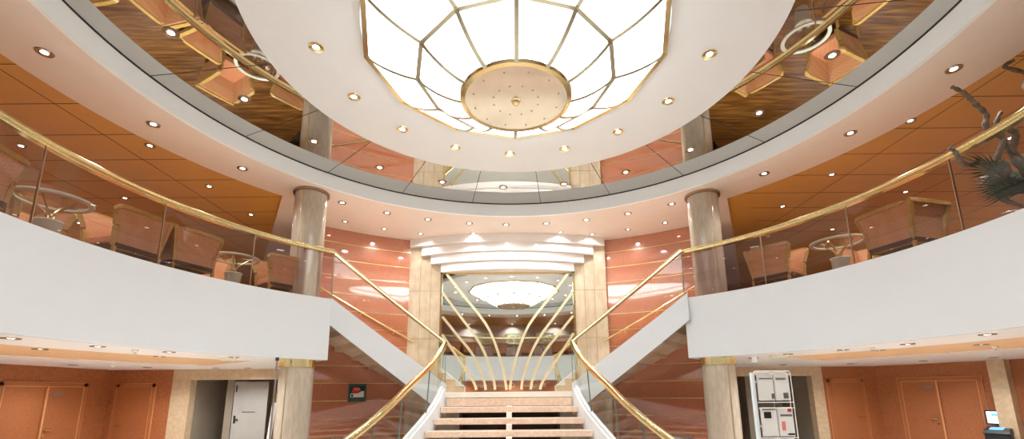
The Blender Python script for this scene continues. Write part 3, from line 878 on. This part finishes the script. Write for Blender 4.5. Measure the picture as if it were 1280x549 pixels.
for k, x in enumerate((-2.1, 0.2, 2.3)):
    pf = tag(empty('picture_frame', (x, -5.08, 3.75)), 'gilt framed pale picture on the lounge wall, %s from the left' % ORD[k], 'picture', 'gilt pictures in the lounge')
    MB().box(-.62, .62, 0, .04, -.38, .38).build('gilt_frame', M['brass_dull'], pf)
    MB().box(-.50, .50, .04, .05, -.27, .27).build('canvas', flat('pale_picture', (.55, .56, .38), .6, vary=.5, scale=6), pf)

# ================================================================== PALM PLANTER WITH TWISTED BRANCHES
px_, py_ = pol(7.12, 92)
pl = tag(empty('palm_planter', (px_, py_, DECK)), 'potted palm with twisted dry branches in a wide planter on right balcony', 'plant')
MB().lathe([(.001, .0), (.32, .0), (.44, .34), (.59, .44), (.62, .49), (.57, .50), (.46, .42), (.001, .40)], 36).build('planter_bowl', M['pot'], pl)
MB().lathe([(.001, .40), (.47, .43), (.45, .44), (.001, .45)], 24).build('soil', M['soil'], pl)
def branch(pts, r0=.05, r1=.022):
    P = smooth_path(pts, 7); mb = MB(); rings = []; n = len(P)
    for i, p in enumerate(P):
        t = (P[min(i + 1, n - 1)] - P[max(i - 1, 0)]).normalized()
        u = Vector((0, 1, 0)) if abs(t.y) < .8 else Vector((1, 0, 0))
        s = t.cross(u).normalized(); u2 = s.cross(t); r = r0 + (r1 - r0) * i / n + .006 * math.sin(i * 1.7)
        rings.append([tuple(p + s * r * math.cos(2 * PI * j / 8) + u2 * r * math.sin(2 * PI * j / 8)) for j in range(8)])
    return mb.loft(rings)
def R(X, H): return (X - px_, 5.75 - py_ + random.uniform(-.05, .05), H - DECK)
for pts in ([R(6.9, 2.35), R(6.75, 2.7), R(6.62, 3.0), R(6.75, 3.35), R(6.6, 3.55), R(6.62, 3.75), R(6.47, 3.9), R(6.4, 4.1), R(6.2, 4.16)],
            [R(6.95, 2.35), R(6.95, 2.8), R(6.82, 3.1), R(6.95, 3.4), R(7.05, 3.7), R(7.3, 3.9), R(7.25, 4.2), R(7.38, 4.4), R(7.12, 4.55), R(7.22, 4.62)],
            [R(6.9, 2.4), R(6.6, 2.6), R(6.7, 2.95), R(6.42, 3.05), R(6.15, 3.0), R(6.05, 3.18), R(5.98, 3.24)],
            [R(7.0, 2.4), R(7.1, 2.8), R(7.3, 3.1), R(7.15, 3.4), R(7.4, 3.7), R(7.6, 3.8), R(7.5, 4.1)],
            [R(6.95, 3.0), R(6.8, 3.2), R(6.95, 3.45), R(6.78, 3.62), R(6.85, 3.8)]):
    branch(pts).build('twisted_branch', M['bark'], pl)
for k in range(26):
    az = 2 * PI * k / 26 + random.uniform(-.15, .15); el = random.uniform(.25, 1.15); L_ = random.uniform(.95, 1.35)
    mb = MB(); d = Vector((math.cos(az) * math.cos(el), math.sin(az) * math.cos(el), math.sin(el)))
    base = Vector((math.cos(az) * .1, math.sin(az) * .1, .3))
    stem = [base + d * (L_ * .62 * i / 6) - Vector((0, 0, .10 * (i / 6) ** 2)) for i in range(7)]
    mb.tube(stem, circ(.008, 5))
    tip = stem[-1]; side = d.cross(Vector((0, 0, 1))).normalized(); nrm = side.cross(d)
    for j in range(15):                       # fan of narrow blades
        b = math.radians(-84 + 12 * j); dr = (d * math.cos(b) + side * math.sin(b)).normalized()
        ln = L_ * .42 * (1 - .25 * abs(math.sin(b))); wv = dr.cross(nrm).normalized() * .017
        q = tip + dr * ln * .5; e = tip + dr * ln - Vector((0, 0, .05))
        th = nrm * .002
        mb.add([tip + th, q + wv + th, e, q - wv + th, tip - th, q + wv - th, q - wv - th], [(0, 1, 2, 3), (4, 6, 2, 5), (0, 4, 5, 1), (0, 3, 6, 4)])
    mb.build('palm_frond', M['leaf'], pl)

# ================================================================== LOBBY DOORS AND FITTINGS
def handle(parent, x, z, s, mat='brass'):
    t = MB().box(x - .035, x + .035, -.016, 0, z - .13, z + .13)
    t.tube([(x, 0, z + .06), (x, -.07, z + .06), (x + s * .15, -.075, z + .06)], circ(.018, 8))
    t.tube([(x, 0, z - .07), (x, -.045, z - .07)], circ(.025, 10))
    return t.build('door_handle', M[mat], parent)
def door(n, loc, rz, width, leaves, sign_x, hx, hs, top=2.25, label=None):
    """door set on a wall; local x along the wall, -y towards the room"""
    t = empty('door_%d' % n, loc, rz); struct(t)
    fw = .09
    mb = MB(); mb.box(0, fw, -.035, 0, 0, top).box(width - fw, width, -.035, 0, 0, top).box(0, width, -.035, 0, top - fw, top)
    mb.build('door_frame', M['doorframe'], t)
    mb = MB(); e = .018
    mb.box(fw, fw + e, -.045, -.03, 0, top - fw).box(width - fw - e, width - fw, -.045, -.03, 0, top - fw).box(fw, width - fw, -.045, -.03, top - fw - e, top - fw)
    mb.box(-.012, 0, -.03, 0, 0, top + .012).box(width, width + .012, -.03, 0, 0, top + .012).box(0, width, -.03, 0, top, top + .012)
    mb.build('door_bead', M['beading'], t)
    lw = (width - 2 * fw) / leaves
    for i in range(leaves):
        lf = MB().box(fw + lw * i + .004, fw + lw * (i + 1) - .004, -.025, 0, 0, top - fw - .005).build('door_leaf', M['doorred'], t)
    if leaves == 2: MB().box(width / 2 - .022, width / 2 + .022, -.045, -.02, 0, top - fw).build('meeting_strip', M['beading'], t)
    handle(t, hx, 1.02, hs)
    t.children[-1].location.y = -.025
    MB().box(sign_x - .13, sign_x + .13, -.035, -.02, top - .32, top - .25).build('sign_plate', M['plate'], t)
    return t
door(1, (-11.70, 10.55, FLOOR), PI / 2, 2.2, 2, 1.40, 1.20, 1)
door(2, (-11.48, 13.5, FLOOR), 0, 1.13, 1, .30, .16, 1)
door(3, (9.93, 14.75, FLOOR), 0, 1.17, 1, .84, 1.00, -1)
q = RA + dR * .58
door(4, (q.x, q.y, FLOOR), math.atan2(dR.y, dR.x), 1.95, 2, .72, .86, -1)

# grey steel door standing in the service opening
gd = tag(empty('steel_door', (-8.42, 14.1, FLOOR), 0), 'grey steel door standing in the left service opening', 'door')
MB().box(0, 1.02, 0, .05, 0, 2.30).build('door_leaf', M['greydoor'], gd)
MB().box(.06, .11, -.02, 0, 1.08, 1.3).build('lock_plate', M['black'], gd)
MB().box(.10, .2, -.05, -.02, 1.17, 1.20).build('door_handle', M['black'], gd)
MB().box(.05, .075, -.02, 0, 2.0, 2.2).build('door_hinge', M['black'], gd)
MB().box(.3, .68, -.012, 0, 1.40, 1.415).build('door_bar', M['black'], gd)
bb = tag(empty('equipment_panel', (-6.95, 14.3, FLOOR)), 'black equipment panel with chrome discs as highlights inside the left service opening', 'panel')
MB().box(0, .42, 0, .1, .9, 2.18).build('panel_board', M['black'], bb)
for x in (.06, .34): MB().lathe([(.001, 0), (.05, .0), (.05, .03), (.001, .04)], 16).build('highlight_disc', M['steel'], bb).location = (x, -.05, 2.0)  # discs stand in for white highlights on the black board
bb = tag(empty('equipment_panel', (7.12, 15.4, FLOOR)), 'narrow black equipment panel inside the right service opening', 'panel')
MB().box(0, .36, 0, .1, .5, 2.1).build('panel_board', M['black'], bb)
MB().box(.08, .16, -.01, 0, .8, 1.9).build('highlight_strip', M['plate'], bb)  # pale strip shaped as a highlight on the black board

# poles by the left column
t = tag(empty('support_pole', (-4.76, 9.3, FLOOR)), 'thin grey steel pole standing floor to ceiling left of the left column', 'pole')
MB().lathe([(.018, 0), (.018, 2.6)], 14).build('pole_tube', M['steel'], t)
MB().lathe([(.035, 2.58), (.035, 2.645), (.001, 2.645)], 16).build('pole_flange', M['black'], t)
t = tag(empty('flag_pole', (-4.93, 9.45, FLOOR)), 'white pole with a brass top leaning beside the thin grey pole', 'pole')
MB().tube([(0, 0, .03), (.12, 0, 1.75)], circ(.04, 12)).build('pole_tube', M['signwhite'], t)
MB().tube([(.12, 0, 1.75), (.135, 0, 1.98)], circ(.034, 12)).build('brass_top', M['brass'], t)
MB().lathe([(.001, 0), (.16, 0), (.16, .03), (.001, .04)], 20).build('pole_base', M['black'], t)

# framed notice on the red wall
x_, y_ = pol(RW - .03, -31.4)
nt_ = tag(empty('wall_notice', (x_, y_, .045), math.radians(31.4)), 'small framed red and white notice on the red wall under the left flight', 'sign')
nt_.scale = (.9, 1, .9)
MB().box(-.27, .27, 0, .04, -.27, .27).build('notice_frame', M['signgreen'], nt_)
MB().box(-.21, .21, -.006, 0, -.16, .20).build('notice_sheet', M['black'], nt_)
MB().prism([(-.20, 0), (.20, 0), (.20, .01), (-.20, .01)], 0, .001).build('sheet_line', M['signwhite'], nt_)
mb = MB(); pr = [(-.20, -.14), (.20, -.14), (.20, .05), (.12, .04), (.02, -.02), (-.20, -.03)]
mb.add([(x, -.012, z) for x, z in pr] + [(x, -.006, z) for x, z in pr], [(0, 1, 2, 3, 4, 5), (11, 10, 9, 8, 7, 6)] + [(i, 6 + i, 6 + (i + 1) % 6, (i + 1) % 6) for i in range(6)])
mb.build('white_field', M['signwhite'], nt_)
mb = MB(); pr = [(-.17, -.02), (-.02, -.02), (.10, .06), (.08, .14), (-.02, .18), (-.13, .16)]
mb.add([(x, -.011, z) for x, z in pr] + [(x, -.006, z) for x, z in pr], [(0, 1, 2, 3, 4, 5), (11, 10, 9, 8, 7, 6)] + [(i, 6 + i, 6 + (i + 1) % 6, (i + 1) % 6) for i in range(6)])
mb.build('red_emblem', M['signred'], nt_)
MB().box(-.10, .06, -.014, -.011, .08, .13).build('emblem_band', M['signpink'], nt_)
MB().box(-.18, -.12, -.015, -.012, -.12, -.05).build('black_mark', M['black'], nt_)

# dark round planters at the foot of the handrails
for s, nm in ((-1, 'left'), (1, 'right')):
    t = tag(empty('pedestal_drum', (SX + s * 3.02, 8.45, FLOOR)), 'dark brown round drum pedestal behind the foot of the %s handrail' % nm, 'pedestal')
    MB().lathe([(.001, 0), (.20, 0), (.20, 1.02), (.26, 1.05), (.27, 1.10), (.22, 1.13), (.001, 1.14)], 32).build('drum', M['darkwood'], t)
    MB().lathe([(.205, .5), (.215, .5), (.215, .54), (.205, .54)], 32).build('drum_band', M['brass_dull'], t)

# newspaper rack
rk = tag(empty('newspaper_rack', (4.22, 7.6, FLOOR)), 'white wire newspaper rack standing before the right service opening', 'rack')
def loop_path(x0, x1, z0, z1, r=.04):
    out = []
    for cx, cz, a0 in ((x1 - r, z1 - r, 0), (x0 + r, z1 - r, 90), (x0 + r, z0 + r, 180), (x1 - r, z0 + r, 270)):
        for i in range(5):
            a = math.radians(a0 + 22.5 * i); out.append((cx + r * math.cos(a), cz + r * math.sin(a)))
    return out
def wire_loop(parent, x0, x1, z0, z1, y, name, r=.008):
    P = [(x, y, z) for x, z in loop_path(x0, x1, z0, z1)]
    mb = MB(); rings = []; n = len(P)
    for i in range(n):
        t = (Vector(P[(i + 1) % n]) - Vector(P[i - 1])).normalized(); u = Vector((0, 1, 0)); s = t.cross(u)
        rings.append([tuple(Vector(P[i]) + s * r * math.cos(2 * PI * j / 6) + u * r * math.sin(2 * PI * j / 6)) for j in range(6)])
    return mb.loft(rings, True).build(name, M['wire'], parent)
rk.scale = (.88, 1, 1)
wire_loop(rk, -.30, .38, 1.12, 2.22, 0, 'outer_frame', .009)
wire_loop(rk, -.27, .05, 1.14, 2.20, .05, 'left_bay')
wire_loop(rk, .05, .35, 1.14, 2.20, .05, 'right_bay')
for z in (1.17, 1.63, 1.72, 2.17): MB().tube([(-.29, -.03, z), (.37, -.03, z)], circ(.007, 6)).build('cross_wire', M['wire'], rk)
MB().tube([(-.33, .02, .05), (-.33, .02, 2.20)], circ(.035, 12)).build('upright_post', flat('pale_post', (.72, .78, .8), .3), rk)
for z in (1.35, 2.05): MB().tube([(-.33, .02, z), (-.25, 0, z)], circ(.018, 8)).build('clamp', M['steel'], rk)
MB().lathe([(.001, 0), (.28, 0), (.28, .03), (.05, .05), (.001, .05)], 24, c=(-.1, .02)).build('rack_base', M['wire'], rk)
def paper(x0, x1, z0, z1, label, pics):
    t = tag(empty('newspaper', (4.22, 7.6 + .01, FLOOR)), label, 'newspaper', 'newspapers in the wire rack')
    t.scale = (.88, 1, 1)
    pg = MB().box(x0, x1, -.02, .02, z0, z1).build('pages', M['paper'], t)
    for a, b, c, d, mname, pn in pics: MB().box(a, b, -.026, -.019, c, d).build(pn, M[mname], pg)
paper(-.24, .035, 1.75, 2.16, 'newspaper in the upper left pocket of the wire rack', [(-.02, .03, 1.78, 1.86, 'plate', 'photo'), (-.22, .02, 2.09, 2.11, 'plate', 'headline')])
paper(.07, .33, 1.75, 2.16, 'newspaper in the upper right pocket of the wire rack', [(.2, .29, 1.78, 1.87, 'plate', 'photo'), (.09, .27, 2.08, 2.11, 'plate', 'headline')])
paper(-.24, .035, 1.19, 1.64, 'newspaper in the lower left pocket of the rack with one dark photo', [(-.20, -.07, 1.47, 1.57, 'black', 'photo'), (-.22, .02, 1.60, 1.62, 'plate', 'headline')])
paper(.07, .33, 1.19, 1.64, 'newspaper in the lower right pocket with red and blue print', [(.1, .31, 1.50, 1.53, 'screenblue' if False else 'plate', 'headline'), (.24, .31, 1.57, 1.62, 'signred', 'red_box'), (.11, .17, 1.28, 1.42, 'signpink', 'photo'), (.2, .32, 1.21, 1.235, 'black', 'caption')])

# self-service terminal by the right pilaster
q = RA + dR * 2.62 + nR * .30
ang = math.atan2(dR.y, dR.x)
tm = tag(empty('terminal_kiosk', (q.x, q.y, FLOOR - .0), ang), 'black self-service terminal with small blue screen beside the right pilaster', 'kiosk')
tm.scale = (.82, .82, .80)
MB().box(-.10, .50, -.22, .12, 0, .98).build('cabinet_body', M['black'], tm, bevel=.02)
mb = MB(); mb.add([(-.12, -.25, .98), (.52, -.25, .98), (.52, .10, .98), (-.12, .10, .98), (-.10, -.2, 1.10), (.50, -.2, 1.10), (.50, .08, 1.20), (-.10, .08, 1.20)],
                  [(0, 3, 2, 1), (4, 5, 6, 7), (0, 1, 5, 4), (1, 2, 6, 5), (2, 3, 7, 6), (3, 0, 4, 7)])
mb.build('console_head', M['black'], tm, bevel=.015)
mb = MB(); mb.add([(.02, -.17, 1.125), (.34, -.17, 1.125), (.34, .0, 1.185), (.02, .0, 1.185), (.02, -.17, 1.10), (.34, -.17, 1.10), (.34, .0, 1.10), (.02, .0, 1.10)],
                  [(0, 1, 2, 3), (7, 6, 5, 4), (0, 4, 5, 1), (1, 5, 6, 2), (2, 6, 7, 3), (3, 7, 4, 0)])
mb.build('touch_screen', M['screenblue'], tm)
mo = tag(empty('monitor', (q.x, q.y, FLOOR + .985), ang), 'black monitor with pale screen standing on the self-service terminal', 'monitor')
mo.scale = (.82, .82, .82)
MB().box(-.08, .48, .02, .06, .03, .47).build('monitor_case', M['black'], mo)
MB().box(-.04, .44, .012, .02, .07, .43).build('screen', M['screenwhite'], mo)
MB().box(.08, .30, .006, .012, .29, .37).build('screen_picture', M['screenblue'], mo)
MB().box(.12, .28, .0, .08, -.02, .04).build('monitor_foot', M['black'], mo)

# reception lettering on the wall opposite (seen mirrored above the landing)
def lettering(txt, x, z, size, label):
    cu = bpy.data.curves.new('wall_lettering', 'FONT'); cu.body = txt; cu.size = size; cu.extrude = .012; cu.align_x = 'CENTER'
    cu.materials.append(M['gold_letters'])
    tmp = bpy.data.objects.new('lettering_curve', cu); col.objects.link(tmp)
    dg = bpy.context.evaluated_depsgraph_get(); me = bpy.data.meshes.new_from_object(tmp.evaluated_get(dg)); bpy.data.objects.remove(tmp)
    me.materials.clear(); me.materials.append(M['gold_letters'])
    o = bpy.data.objects.new('wall_lettering', me); col.objects.link(o)
    o.location = (x, -1.765, z + EYE); o.rotation_euler = (PI / 2, 0, PI)
    tag(o, label, 'lettering', 'gold lettering on the reception wall')
lettering('Reception', 1.35, .36, .34, 'gold word Reception on the red wall opposite, seen mirrored')
lettering('Customer', -.55, .36, .34, 'gold lettering beginning with C on the red wall opposite, seen mirrored')
lettering('Care', -1.9, .36, .34, 'short gold word on the red wall opposite, seen mirrored')
